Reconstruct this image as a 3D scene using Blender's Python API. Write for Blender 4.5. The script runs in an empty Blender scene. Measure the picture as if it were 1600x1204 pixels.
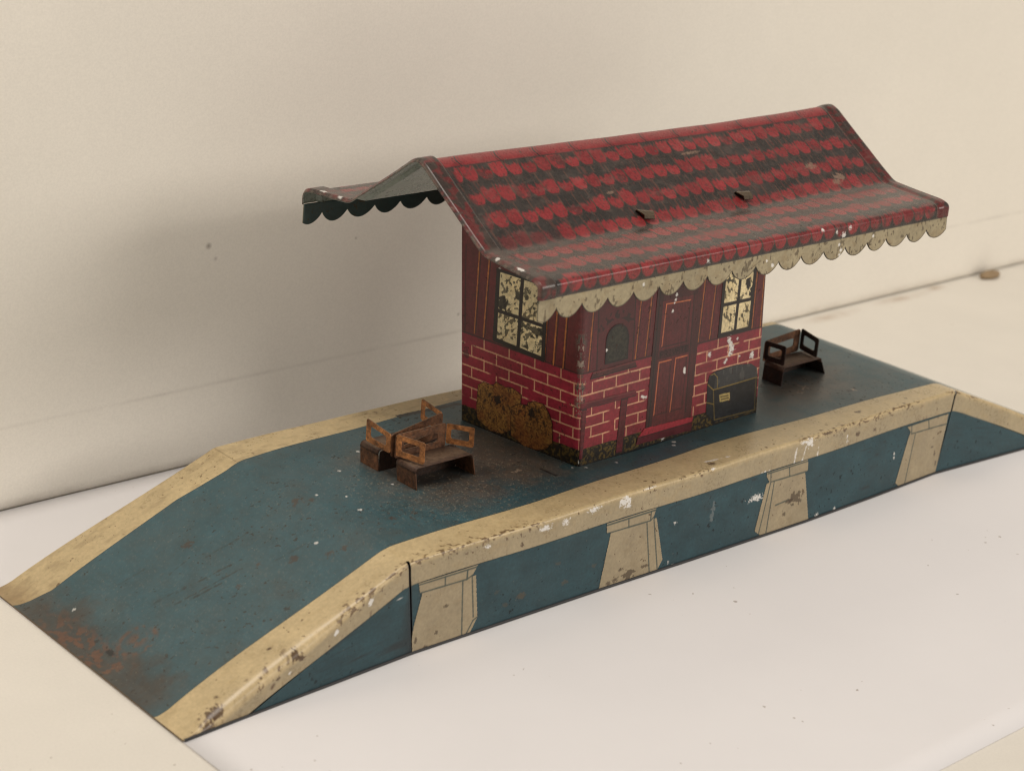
import bpy, math
import numpy as np

S = 0.01                      # everything below is written in centimetres
sc = bpy.context.scene
col = sc.collection
rng = np.random.default_rng(7)

# ------------------------------------------------------------------ helpers
def lin(r, g, b):
    c = np.array([r, g, b], float) / 255.0
    return np.where(c <= 0.04045, c / 12.92, ((c + 0.055) / 1.055) ** 2.4)

def sm(a, b, x):
    t = np.clip((x - a) / (b - a), 0, 1)
    return t * t * (3 - 2 * t)

def _h(ix, iy, seed):
    h = (ix.astype(np.int64) * 374761393 + iy.astype(np.int64) * 668265263 + seed * 1442695041) & 0xFFFFFFFF
    h = ((h ^ (h >> 13)) * 1274126177) & 0xFFFFFFFF
    h = (h ^ (h >> 16)) & 0xFFFFFFFF
    return h / 4294967295.0

def vn(x, y, seed=0):
    ix, iy = np.floor(x), np.floor(y)
    fx, fy = x - ix, y - iy
    fx = fx * fx * (3 - 2 * fx); fy = fy * fy * (3 - 2 * fy)
    a = _h(ix, iy, seed); b = _h(ix + 1, iy, seed); c = _h(ix, iy + 1, seed); d = _h(ix + 1, iy + 1, seed)
    return (a * (1 - fx) + b * fx) * (1 - fy) + (c * (1 - fx) + d * fx) * fy

def fbm(x, y, seed=0, octaves=4):
    s, a, t = 0, 0.5, 0
    for k in range(octaves):
        s = s + a * vn(x * 2 ** k, y * 2 ** k, seed + 17 * k); t += a; a *= 0.5
    return s / t

class Print:
    """a lithographed sheet: colours on the points of a fine mesh, laid out in centimetres on the sheet itself"""
    def __init__(self, U, V, base):
        self.U, self.V = U, V
        self.c = np.empty(U.shape + (3,)); self.c[:] = base
    def mix(self, m, colour):
        m = np.asarray(m, float)[..., None]
        self.c = self.c * (1 - m) + np.asarray(colour) * m
    def inside(self, pts):
        U, V = self.U, self.V
        r = np.zeros(U.shape, bool)
        n = len(pts)
        for i in range(n):
            (x0, y0), (x1, y1) = pts[i], pts[(i + 1) % n]
            if y0 == y1: continue
            k = ((V >= y0) != (V >= y1)) & (U < (x1 - x0) * (V - y0) / (y1 - y0) + x0)
            r ^= k
        return r
    def poly(self, pts, colour, a=1.0):
        self.mix(self.inside(pts) * a, colour)
    def dist(self, p, q):
        p = np.array(p, float); q = np.array(q, float); d = q - p; L = d @ d + 1e-9
        t = np.clip(((self.U - p[0]) * d[0] + (self.V - p[1]) * d[1]) / L, 0, 1)
        return np.hypot(self.U - p[0] - t * d[0], self.V - p[1] - t * d[1])
    def line(self, p, q, w, colour, a=1.0, wob=0.0):
        d = self.dist(p, q)
        if wob: d = d + (fbm(self.U * 9, self.V * 9, 3) - .5) * wob
        self.mix(np.clip((w / 2 - d) / 0.014 + .5, 0, 1) * a, colour)
    def lines(self, pts, w, colour, a=1.0, closed=False, wob=0.0):
        for i in range(len(pts) - (0 if closed else 1)):
            self.line(pts[i], pts[(i + 1) % len(pts)], w, colour, a, wob)
    def blob(self, p, r, colour, a=1.0, ragged=.6, sx=1.0, sy=1.0, seed=0):
        d = np.hypot((self.U - p[0]) / sx, (self.V - p[1]) / sy)
        d = d + (fbm(self.U * 7 / r * .3, self.V * 7 / r * .3, seed) - .5) * 2 * r * ragged
        self.mix(np.clip((r - d) / 0.02 + .5, 0, 1) * a, colour)

def prop(o, label=None, category=None, group=None, kind=None):
    for k, v in (('label', label), ('category', category), ('group', group), ('kind', kind)):
        if v: o[k] = v
    return o

def empty(name, loc):
    o = bpy.data.objects.new(name, None); col.objects.link(o)
    o.location = np.array(loc) * S; o.empty_display_size = .01
    return o

def link(name, me, mat, parent):
    o = bpy.data.objects.new(name, me); col.objects.link(o)
    me.materials.append(mat)
    if parent is not None:
        o.parent = parent
        top = parent
        off = np.zeros(3)
        while top is not None:
            off += np.array(top.location); top = top.parent
        o.location = -off
    return o

def grid(name, P, mat, parent=None, C=None, thick=0.0, Cin=None, keep=None, flip=False, smooth=True, normal=None):
    """P[nu,nv,3] in cm -> one mesh with point colours; thick gives the sheet metal a second face and edges"""
    nu, nv = P.shape[:2]
    if C is None: C = np.ones((nu, nv, 3)) * .5
    idx = np.arange(nu * nv).reshape(nu, nv)
    q = np.stack([idx[:-1, :-1], idx[1:, :-1], idx[1:, 1:], idx[:-1, 1:]], -1).reshape(-1, 4)
    if keep is not None:
        q = q[keep[:-1, :-1].ravel() & keep[1:, 1:].ravel() & keep[1:, :-1].ravel() & keep[:-1, 1:].ravel()]
    if flip: q = q[:, ::-1]
    V = P.reshape(-1, 3); K = C.reshape(-1, 3)
    if thick:
        du = np.gradient(P, axis=0); dv = np.gradient(P, axis=1)
        n = np.cross(du, dv); n /= np.linalg.norm(n, axis=-1, keepdims=True) + 1e-12
        if flip: n = -n
        V2 = (P - n * thick).reshape(-1, 3); N = len(V)
        K2 = np.empty_like(K); K2[:] = Cin if Cin is not None else K
        edge = np.concatenate([idx[:-1, 0:1].ravel(), idx[-1, :-1], idx[:0:-1, -1], idx[0, :0:-1]])
        e2 = np.roll(edge, -1)
        side = np.stack([edge, edge + N, e2 + N, e2], -1)
        if flip: side = side[:, ::-1]
        q = np.concatenate([q, q[:, ::-1] + N, side])
        V = np.concatenate([V, V2]); K = np.concatenate([K, K2])
    if keep is not None:
        used = np.unique(q); rm = np.full(len(V), -1); rm[used] = np.arange(len(used))
        q = rm[q]; V = V[used]; K = K[used]
    me = bpy.data.meshes.new(name)
    me.vertices.add(len(V)); me.vertices.foreach_set('co', (V * S).astype(np.float32).ravel())
    me.loops.add(len(q) * 4); me.loops.foreach_set('vertex_index', q.astype(np.int32).ravel())
    me.polygons.add(len(q)); me.polygons.foreach_set('loop_start', np.arange(0, len(q) * 4, 4, dtype=np.int32))
    me.update(calc_edges=True)
    a = me.attributes.new('Col', 'FLOAT_COLOR', 'POINT')
    a.data.foreach_set('color', np.concatenate([np.clip(K, 0, 1), np.ones((len(K), 1))], 1).astype(np.float32).ravel())
    me.polygons.foreach_set('use_smooth', np.full(len(q), smooth))
    return link(name, me, mat, parent)

def poly_mesh(name, V, F, mat, parent=None, colour=None, smooth=False):
    me = bpy.data.meshes.new(name)
    me.from_pydata([tuple(np.array(v) * S) for v in V], [], F); me.update()
    if colour is not None:
        a = me.attributes.new('Col', 'FLOAT_COLOR', 'POINT')
        a.data.foreach_set('color', np.tile(np.append(colour, 1.0), len(V)).astype(np.float32))
    if smooth:
        for p in me.polygons: p.use_smooth = True
    return link(name, me, mat, parent)

# ------------------------------------------------------------------ materials
def newmat(name):
    m = bpy.data.materials.new(name); m.use_nodes = True
    nt = m.node_tree; nt.nodes.clear()
    out = nt.nodes.new('ShaderNodeOutputMaterial'); b = nt.nodes.new('ShaderNodeBsdfPrincipled')
    nt.links.new(b.outputs[0], out.inputs[0])
    return m, nt, b

def nd(nt, t, **k):
    n = nt.nodes.new(t)
    for a, v in k.items():
        if a.startswith('i_'):
            key = a[2:].replace('_', ' ')
            n.inputs[int(key) if key.isdigit() else key].default_value = v
        else: setattr(n, a, v)
    return n

def ramp(nt, src, p0, p1, c0=0., c1=1.):
    n = nd(nt, 'ShaderNodeMapRange', i_1=p0, i_2=p1, i_3=c0, i_4=c1)
    nt.links.new(src, n.inputs[0]); return n.outputs[0]

def noise(nt, vec, scale, detail=3., rough=.5, seed=0.):
    n = nd(nt, 'ShaderNodeTexNoise', noise_dimensions='4D', i_Scale=scale, i_Detail=detail, i_Roughness=rough, i_W=seed)
    nt.links.new(vec, n.inputs['Vector']); return n.outputs['Fac']

def mixc(nt, fac, a, b, mode='MIX'):
    n = nd(nt, 'ShaderNodeMix', data_type='RGBA', blend_type=mode)
    for sock, v in ((n.inputs[0], fac), (n.inputs[6], a), (n.inputs[7], b)):
        if isinstance(v, (int, float)): sock.default_value = v
        elif isinstance(v, (tuple, list, np.ndarray)): sock.default_value = (*[float(x) for x in v][:3], 1)
        else: nt.links.new(v, sock)
    return n.outputs[2]

def math_(nt, op, a, b):
    n = nd(nt, 'ShaderNodeMath', operation=op)
    for i, v in enumerate((a, b)):
        if isinstance(v, (int, float)): n.inputs[i].default_value = v
        else: nt.links.new(v, n.inputs[i])
    return n.outputs[0]

def coords(nt, stretch=(1, 1, 1)):
    t = nd(nt, 'ShaderNodeTexCoord'); mp = nd(nt, 'ShaderNodeMapping')
    mp.inputs['Scale'].default_value = stretch
    nt.links.new(t.outputs['Object'], mp.inputs['Vector']); return mp.outputs[0]

def tin(name, rough=.36, speck=.5, dust=.15, scratch=.3, stretch=(1, 1, 6), chip=lin(70, 48, 30), bump=.15, mott=.22, spec=.5):
    """old lithographed tin: printed colour, worn with specks, fine scratches and a film of dust"""
    m, nt, b = newmat(name)
    at = nd(nt, 'ShaderNodeAttribute', attribute_name='Col')
    v = coords(nt); c = at.outputs['Color']
    big = noise(nt, v, 90, 5, .6, 1.); fine = noise(nt, v, 900, 3, .6, 2.)
    c = mixc(nt, 1., c, mixc(nt, ramp(nt, big, .3, .7), (1 - mott,) * 3, (1 + mott * .5,) * 3), 'MULTIPLY')
    c = mixc(nt, 1., c, mixc(nt, ramp(nt, fine, .3, .7), (1 - mott * .8,) * 3, (1 + mott * .7,) * 3), 'MULTIPLY')
    # dark worn specks
    s1 = noise(nt, v, 620, 2, .5, 3.); area = noise(nt, v, 45, 2, .5, 4.)
    sp = ramp(nt, math_(nt, 'ADD', s1, math_(nt, 'MULTIPLY', area, .35)), .86 - .06 * speck, .90 - .06 * speck)
    c = mixc(nt, math_(nt, 'MULTIPLY', sp, .75), c, chip)
    # scratches
    vs = coords(nt, stretch)
    s2 = noise(nt, vs, 420, 2, .5, 5.)
    s2 = ramp(nt, math_(nt, 'ADD', s2, math_(nt, 'MULTIPLY', area, .25)), .80, .86)
    c = mixc(nt, math_(nt, 'MULTIPLY', s2, scratch), c, chip)
    # pale dust grains
    s3 = noise(nt, v, 1700, 1, .5, 6.)
    dg = ramp(nt, s3, .70, .76)
    c = mixc(nt, math_(nt, 'MULTIPLY', dg, dust * 3 if dust < .33 else 1.), c, lin(170, 160, 140))
    c = mixc(nt, math_(nt, 'MULTIPLY', ramp(nt, noise(nt, v, 60, 4, .6, 8.), .4, .75), dust), c, lin(125, 110, 92))
    nt.links.new(c, b.inputs['Base Color'])
    r = ramp(nt, math_(nt, 'ADD', math_(nt, 'MULTIPLY', big, .6), math_(nt, 'MULTIPLY', fine, .4)), .3, .7, rough - .08, rough + .14)
    r = math_(nt, 'ADD', r, math_(nt, 'MULTIPLY', sp, .25))
    nt.links.new(r, b.inputs['Roughness'])
    b.inputs['Specular IOR Level'].default_value = spec
    bp = nd(nt, 'ShaderNodeBump', i_Strength=bump, i_Distance=.0004)
    hh = math_(nt, 'ADD', math_(nt, 'MULTIPLY', noise(nt, v, 160, 3, .5, 9.), 1.), math_(nt, 'MULTIPLY', sp, -.5))
    nt.links.new(hh, bp.inputs['Height']); nt.links.new(bp.outputs[0], b.inputs['Normal'])
    return m

M_blue = tin('blue_lithographed_tin', .40, .55, .10, .35, (1, 6, 6), lin(52, 48, 40), spec=.65)
M_bside = tin('blue_side_tin', .46, .35, .04, .35, (1, 6, 6), lin(30, 34, 36), spec=.35)
M_cream = tin('cream_lithographed_tin', .29, .0, .03, .3, (7, 7, 1.2), lin(82, 56, 30), mott=.16)
M_cside = tin('printed_pier_tin', .42, .05, .03, .45, (7, 7, 1.2), lin(82, 60, 38), mott=.16)
M_house = tin('printed_house_tin', .38, .15, .02, .12, (1, 1, 5), lin(60, 30, 26), mott=.30, bump=.1)
M_roof = tin('printed_roof_tin', .25, .25, .04, .25, (1, 1, 1), lin(60, 52, 46), mott=.25, bump=.18, spec=.45)
M_valance = tin('cream_valance_tin', .40, .1, .05, .3, (1, 1, 4), lin(70, 55, 35), mott=.2)

def rust_mat():
    m, nt, b = newmat('rusty_brown_tin')
    at = nd(nt, 'ShaderNodeAttribute', attribute_name='Col')
    v = coords(nt)
    n1 = noise(nt, v, 160, 5, .65, 1.); n2 = noise(nt, v, 700, 3, .6, 2.)
    c = mixc(nt, ramp(nt, n1, .38, .62), at.outputs['Color'], mixc(nt, .75, at.outputs['Color'], lin(62, 38, 24)))
    c = mixc(nt, 1., c, mixc(nt, ramp(nt, n2, .3, .7), (.42,) * 3, (1.35,) * 3), 'MULTIPLY')
    # dust lies on what faces up
    g = nd(nt, 'ShaderNodeNewGeometry'); sx = nd(nt, 'ShaderNodeSeparateXYZ'); nt.links.new(g.outputs['Normal'], sx.inputs[0])
    up = math_(nt, 'MULTIPLY', ramp(nt, sx.outputs[2], .7, .95), ramp(nt, n2, .35, .6, .45, .95))
    c = mixc(nt, up, c, lin(104, 84, 66))
    nt.links.new(c, b.inputs['Base Color'])
    nt.links.new(ramp(nt, n2, .3, .7, .5, .75), b.inputs['Roughness'])
    bp = nd(nt, 'ShaderNodeBump', i_Strength=.8, i_Distance=.0005)
    nt.links.new(n2, bp.inputs['Height']); nt.links.new(bp.outputs[0], b.inputs['Normal'])
    return m
M_rust = rust_mat()

def plain_mat(name, c, rough, var=.04, scale=30, specks=0., bump=0., stain=None, grain=0.):
    m, nt, b = newmat(name)
    v = coords(nt)
    k = mixc(nt, ramp(nt, noise(nt, v, scale, 5, .6, 1.), .3, .7), np.array(c) * (1 - var), np.array(c) * (1 + var * .5))
    if grain:
        k = mixc(nt, 1., k, mixc(nt, ramp(nt, noise(nt, v, 1300, 2, .6, 4.), .3, .7), (1 - grain,) * 3, (1 + grain * .5,) * 3), 'MULTIPLY')
    if specks:
        s = noise(nt, v, 420, 1.5, .5, 2.); ar = noise(nt, v, 25, 2, .5, 3.)
        k = mixc(nt, math_(nt, 'MULTIPLY', ramp(nt, math_(nt, 'ADD', s, math_(nt, 'MULTIPLY', ar, .3)), .90 - .02 * specks, .94 - .02 * specks), .6), k, lin(120, 100, 80))
    if stain: k = stain(nt, v, k)
    nt.links.new(k, b.inputs['Base Color']); b.inputs['Roughness'].default_value = rough
    if bump:
        bp = nd(nt, 'ShaderNodeBump', i_Strength=bump, i_Distance=.0003)
        nt.links.new(noise(nt, v, 500, 3, .6, 7.), bp.inputs['Height']); nt.links.new(bp.outputs[0], b.inputs['Normal'])
    return m

def line_mask(nt, v, axis, at, w):
    """a soft band around one coordinate value (cm)"""
    s = nd(nt, 'ShaderNodeSeparateXYZ'); nt.links.new(v, s.inputs[0])
    d = math_(nt, 'ABSOLUTE', math_(nt, 'SUBTRACT', s.outputs[axis], at * S), 0.)
    return ramp(nt, d, 0, w * S, 1., 0.)

def spot(nt, v, p, r, sx=1., sy=1.):
    mp = nd(nt, 'ShaderNodeVectorMath', operation='SUBTRACT'); nt.links.new(v, mp.inputs[0]); mp.inputs[1].default_value = np.array(p) * S
    sl = nd(nt, 'ShaderNodeVectorMath', operation='MULTIPLY'); nt.links.new(mp.outputs[0], sl.inputs[0]); sl.inputs[1].default_value = (1 / sx, 1 / sy, 1)
    ln = nd(nt, 'ShaderNodeVectorMath', operation='LENGTH'); nt.links.new(sl.outputs[0], ln.inputs[0])
    return ramp(nt, ln.outputs['Value'], 0, r * S, 1., 0.)

def wall_stain_shade(nt, v, k):
    wob = noise(nt, v, 40, 3, .6, 5.)
    ln = math_(nt, 'MULTIPLY', line_mask(nt, v, 2, 2.98, .10), ramp(nt, wob, .35, .65, .03, .20))
    k = mixc(nt, ln, k, lin(120, 104, 90))
    lo = math_(nt, 'MULTIPLY', line_mask(nt, v, 2, .15, .35), ramp(nt, wob, .35, .7, .0, .35))  # soft shade where the wall meets the paper, painted as a band
    k = mixc(nt, lo, k, lin(120, 105, 90))
    for p, r, a in (((3.07, 15.2, 8.06), .15, .65), ((3.36, 15.2, 7.57), .10, .35), ((9.42, 15.2, 7.48), .08, .4), ((14.64, 15.2, 3.7), .09, .5)):
        k = mixc(nt, math_(nt, 'MULTIPLY', spot(nt, v, p, r), a), k, lin(95, 80, 70))
    return k

def table_stain(nt, v, k):
    wob = noise(nt, v, 70, 3, .6, 5.)
    for p, r, sx, sy, a in (((37.5, 14.6, 0), .9, 2.6, .55, .6), ((43.2, 14.7, 0), .8, 3.2, .6, .55), ((46, 14.9, 0), .7, 1.4, .6, .6)):
        k = mixc(nt, math_(nt, 'MULTIPLY', math_(nt, 'MULTIPLY', spot(nt, v, p, r, sx, sy), ramp(nt, wob, .3, .6)), a), k, lin(150, 118, 84))
    return k

M_paper = plain_mat('white_paper', (.715, .70, .705), .75, .02, 20, .35, .08)
M_wall = plain_mat('cream_wall_board', (.83, .79, .712), .6, .03, 18, .0, .15, wall_stain_shade, .05)
M_table = plain_mat('cream_table', (.70, .665, .60), .5, .04, 25, .8, .08, table_stain, .04)
M_dark = plain_mat('dark_rolled_edge', (.02, .02, .022), .5, .3, 80)
M_crumb = plain_mat('brown_crumb', (.30, .21, .12), .8, .3, 200)

# printed colours
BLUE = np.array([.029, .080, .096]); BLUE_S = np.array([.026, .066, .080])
CREAM = np.array([.52, .405, .225]); CREAM_S = np.array([.37, .30, .185])  # CREAM_S is the cream darkened for the shaded front side
BROWN = lin(78, 50, 28); INK = np.array([.022, .026, .028]); WHITE = np.array([.80, .78, .74])
DUST = lin(96, 80, 66)

# ------------------------------------------------------------------ the setting
poly_mesh('table_top', [(-70, -70, 0), (110, -70, 0), (110, 15.6, 0), (-70, 15.6, 0), (-70, -70, -2), (110, -70, -2), (110, 15.6, -2), (-70, 15.6, -2)],
          [(0, 1, 2, 3), (4, 7, 6, 5), (0, 4, 5, 1), (1, 5, 6, 2), (2, 6, 7, 3), (3, 7, 4, 0)], M_table)['kind'] = 'structure'
def backdrop():
    xs = np.linspace(-70, 110, 61); ts = np.array([.045, .10, .2, .4, 1, 3, 8, 20, 45])
    ys = np.array([.10, .05, .01, 0, 0, 0, 0, 0, 0]) + 15.2
    X, T = np.meshgrid(xs, ts, indexing='ij')
    Y = np.broadcast_to(ys, X.shape)
    return grid('wall', np.stack([X, Y, T], -1), M_wall, None, thick=.8)
backdrop()['kind'] = 'structure'
def paper_sheet():
    xs = np.linspace(-7.72, 33.4, 42); ys = np.linspace(-13.07, 15.24, 29)
    X, Y = np.meshgrid(xs, ys, indexing='ij')
    X = X + (-.02 * (Y + 2) * .1)
    Z = .035 + .02 * sm(.55, .8, fbm(X * .1, Y * .1, 5))
    o = grid('paper_sheet', np.stack([X, Y, Z], -1), M_paper, None, thick=.03)
    prop(o, 'large plain white paper sheet lying flat under the tin station', 'paper')
paper_sheet()
def crumb():
    th = np.linspace(0, math.pi, 9); ph = np.linspace(0, 2 * math.pi, 17)
    T, Q = np.meshgrid(th, ph, indexing='ij')
    r = 1 + .5 * (fbm(T * 2, np.sin(Q) * 2, 4) - .5)
    P = np.stack([50.3 + .75 * r * np.sin(T) * np.cos(Q), 14.6 + .35 * r * np.sin(T) * np.sin(Q), .16 + .2 * r * np.cos(T)], -1)
    prop(grid('crumb', P, M_crumb, None), 'small brown crumb lying on the table against the wall', 'crumb')
crumb()

# ------------------------------------------------------------------ the platform
plat = prop(empty('station_platform', (13, 5, 0)),
            'old tin railway platform, blue deck with cream edges and a ramp at each end', 'toy platform')
H, X0, X1, XL, XR = 3.15, -.05, 26.5, -7.72, 34.2
def prof(x, rad=.35):
    """height of the deck along its length, with soft bends at the ramp breaks"""
    def soft(d, r): return np.where(d < -r, 0, np.where(d > r, d, (d + r) ** 2 / (4 * r)))
    k = (H - .07) / 7.62
    z = H - k * soft(X0 - x, rad) - k * soft(x - X1, rad)
    z = z + .16 * np.exp(-np.abs(x - XL) * 1.6) * np.clip((x - XL) / .5, 0, 1) * -1 + .02 * np.sin(x * .9)
    return np.maximum(z, .06) + .06 * sm(14, 26, x)
def yfront(x): return np.interp(x, [XL, -5, X0, 13, X1, XR], [-.26, -.12, 0, .04, .16, -.4])
def ybottom(x): return np.interp(x, [XL, .3, 7.9, 12, 17.8, 22, 25.6, 31, XR], [-.28, .08, -.02, -.12, -.22, -.16, -.05, -.48, -.6])
def yin(x): return np.interp(x, [XL, -5.2, -2, X0, 2.9, 6.05, 7.8, 10, 12, 14, 17.2, 20.6, 26.8, XR], [1.2, 1.2, 1.15, 1.12, 1.18, 1.21, 1.27, 1.34, 1.43, 1.52, 1.44, 1.32, 1.08, 1.0])
def ybin(x): return np.interp(x, [XL, -6.65, -2.2, -.5, 1.8, 6.7, 9.6, 26, XR], [9.05, 8.6, 8.82, 8.6, 8.8, 9.03, 9.10, 9.0, 8.8])
def yback(x): return np.interp(x, [XL, -.3, 5.4, 10.3, 26.7, XR], [10.3, 10.06, 10.18, 10.02, 9.35, 9.3])
def crackL(z): return .35 - .38 * np.clip(z / H, 0, 1.05)
def crackR(z): return 25.62 + .9 * np.clip(z / H, 0, 1.05)

def dirt_shade_blue(p):
    U, V = p.U, p.V
    n = fbm(U * 2.2, V * 2.2, 31, 5); f = fbm(U * 9, V * 9, 33, 3)
    def dust_shade_patch(cx, cy, sx, sy, a, colour=DUST):
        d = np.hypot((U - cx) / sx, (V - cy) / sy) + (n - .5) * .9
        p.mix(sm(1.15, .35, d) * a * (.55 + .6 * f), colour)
    warm = lin(92, 74, 60)
    dust_shade_patch(5.0, 4.6, 2.9, 2.6, .70, warm); dust_shade_patch(7.8, 5.0, 1.7, 3.2, .75, lin(98, 80, 66))
    dust_shade_patch(4.6, 6.6, 2.4, 1.3, .5, warm); dust_shade_patch(4.2, 3.0, 2.1, 1.3, .45, warm); dust_shade_patch(7.2, 3.1, 1.6, 1.1, .6, lin(104, 88, 74))
    dust_shade_patch(4.6, 4.4, 1.5, .8, .75, lin(44, 34, 28)); dust_shade_patch(4.5, 5.9, 1.4, .7, .7, lin(44, 34, 28)); dust_shade_patch(6.2, 3.9, .5, .4, .6, lin(36, 28, 24))  # bench shade painted dark under the seats and beside a leg
    dust_shade_patch(21.3, 3.4, 2.5, 1.6, .75, lin(104, 88, 74)); dust_shade_patch(23.5, 4.2, 1.5, .8, .5, lin(108, 92, 78)); dust_shade_patch(18.9, 2.4, 1.0, 1.2, .4)
    dust_shade_patch(22.0, 4.5, 1.3, .5, .7, lin(44, 34, 28)); dust_shade_patch(9.6, 2.3, 1.6, .3, .3, warm)  # painted shade below the far bench, then dust by the house
    g = vn(U * 26, V * 26, 37); halo = sm(5.5, 1.5, np.hypot(U - 5.5, (V - 4.6) * 1.1))
    p.mix(sm(.80, .9, g) * (.12 + .4 * halo), lin(170, 152, 128))
    p.mix(sm(.52, .78, n) * .20, lin(60, 62, 58)); p.mix(sm(.5, .2, n) * .18, np.array([.035, .115, .15]))
    # ramp foot: grime and rust
    foot = sm(-6.1, -7.2, U + (n - .5) * 1.6) * sm(.8, 2.2, V) * sm(9.4, 8.4, V)
    p.mix(foot * (.60 + .38 * f), lin(62, 54, 45))
    rust = sm(.50, .62, fbm(U * 8, V * 5, 41, 4)) * sm(-6.6, -7.2, U) * sm(3.0, 4.2, V) * sm(8.8, 6.2, V)
    p.mix(rust * .85, lin(100, 66, 46))
    d = np.hypot(U + 6.35, V - 4.3)
    p.mix(sm(.13, .0, np.abs(d - .52)) * sm(.4, .55, fbm(U * 6, V * 6, 43)) * .7, lin(100, 66, 46))
    p.mix(sm(.45, .1, d) * sm(.45, .6, fbm(U * 7, V * 7, 44)) * .7, lin(98, 68, 50))
    p.blob((-7.02, 4.62), .11, INK * .3, 1, .5, .8, 1.7)
    # worn spots, scratches, white flecks
    for (x, y, r, s) in ((-1.78, 3.14, .17, 1), (-1.05, 2.43, .16, 2), (-.7, 2.2, .12, 3), (-.2, 5.3, .2, 4), (.15, 5.0, .12, 5), (-3.2, 6.6, .2, 6), (-2.5, 3.9, .1, 7), (-3.4, 3.6, .09, 8), (1.4, 2.6, .12, 9), (2.2, 2.5, .1, 10)):
        p.blob((x, y), r * .8, lin(66, 52, 42), .75, 1.5, 1, 1, s)
    for (x0, y0, x1, y1, a) in ((-4.6, 5.0, -2.7, 4.55, .8), (-4.9, 4.6, -2.9, 4.2, .7), (-4.6, 4.4, -3.6, 4.18, .8), (-3.2, 5.6, -1.9, 5.4, .5), (-4.3, 5.9, -3.6, 6.0, .5), (-5.2, 5.2, -4.3, 5.0, .5), (-2.2, 3.6, -1.2, 3.4, .4), (1.5, 3.2, 2.6, 3.0, .4), (-5.4, 6.9, -4.6, 6.8, .4)):
        p.line((x0, y0), (x1, y1), .05, lin(34, 38, 36), a, .12)
    for (x, y, r) in ((-1.0, 3.15, .06), (.95, 3.6, .07), (2.2, 6.3, .05), (3.7, 7.3, .07), (.5, 5.2, .05), (3.0, 4.6, .05), (1.2, 4.6, .04), (-6.7, 7.2, .05), (8.8, 2.55, .04), (9.2, 2.3, .05), (13.4, 2.35, .07), (13.2, 2.15, .06), (10.4, 2.1, .05)):
        p.blob((x, y), r, WHITE * .85, .9, .7)
    for (x, y, x1, y1) in ((21.3, 3.3, 21.7, 3.5), (21.0, 3.05, 21.1, 3.35), (20.9, 3.2, 21.2, 3.1), (6.9, 3.35, 7.25, 3.3), (7.0, 3.25, 7.2, 3.42), (21.5, 3.7, 21.6, 3.3), (22.9, 2.2, 23.05, 2.3), (22.95, 2.3, 23.0, 2.1)):
        p.line((x, y), (x1, y1), .05, lin(170, 150, 130), .7, .08)
    p.blob((22.75, 2.25), .12, lin(30, 36, 40), .7, .8)

def cream_wear(p, x, along, seed, heavy=()):
    """x runs along the edging, along = signed distance from the ridge of the bend"""
    n = fbm(x * 3.5, along * 5, seed, 4)
    for (a, b, st) in heavy:
        w = sm(a - .3, a + .2, x) * sm(b + .3, b - .2, x)
        p.mix(sm(.57, .65, fbm(x * 9, along * 11, seed + 3, 4) + .10 * st - np.abs(along - .03) * .75) * w * .8, BROWN)
    p.mix(sm(.5, .8, n) * .25, CREAM * np.array([.72, .66, .55]))
    sc_ = vn(x * 9, along * 1.3, seed + 9)
    p.mix(sm(.90, .96, sc_) * sm(.3, .6, fbm(x * 1.2, along * 2, seed + 5)) * (along > 0.1) * .45, BROWN)

def sheet(x, y): return np.stack([x, y, prof(x)], -1)

def top_sheet(name, xa, xb, dx, dy, cls_rad=.35):
    xs = np.arange(xa, xb + dx * .5, dx); t = np.linspace(0, 1, int(8 / dy))
    X, T = np.meshgrid(xs, t, indexing='ij')
    Y = yin(X) + .0 + (ybin(X) - yin(X)) * T
    p = Print(X, Y, BLUE)
    dirt_shade_blue(p)
    p.poly([(6.74, 8.93), (6.74, 9.16), (9.4, 8.94), (9.4, 8.70)], INK * .2)
    p.line((7.85, 3.0), (7.9, 2.35), .09, INK * .3)
    # dark printed keyline along the edging
    e = np.minimum(Y - yin(X), ybin(X) - Y)
    p.mix(sm(.05, .01, e) * .6, lin(50, 54, 44))
    Z = prof(X)
    # the deck is dished a little around the house and benches
    Z = Z - .03 * np.exp(-((X - 13) / 6) ** 2 - ((Y - 5) / 2.5) ** 2) + .012 * (fbm(X * .5, Y * .5, 3) - .5)
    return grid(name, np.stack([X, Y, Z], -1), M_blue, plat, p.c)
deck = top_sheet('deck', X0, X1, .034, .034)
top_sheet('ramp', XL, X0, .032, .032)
top_sheet('ramp', X1, XR, .10, .10)

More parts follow.
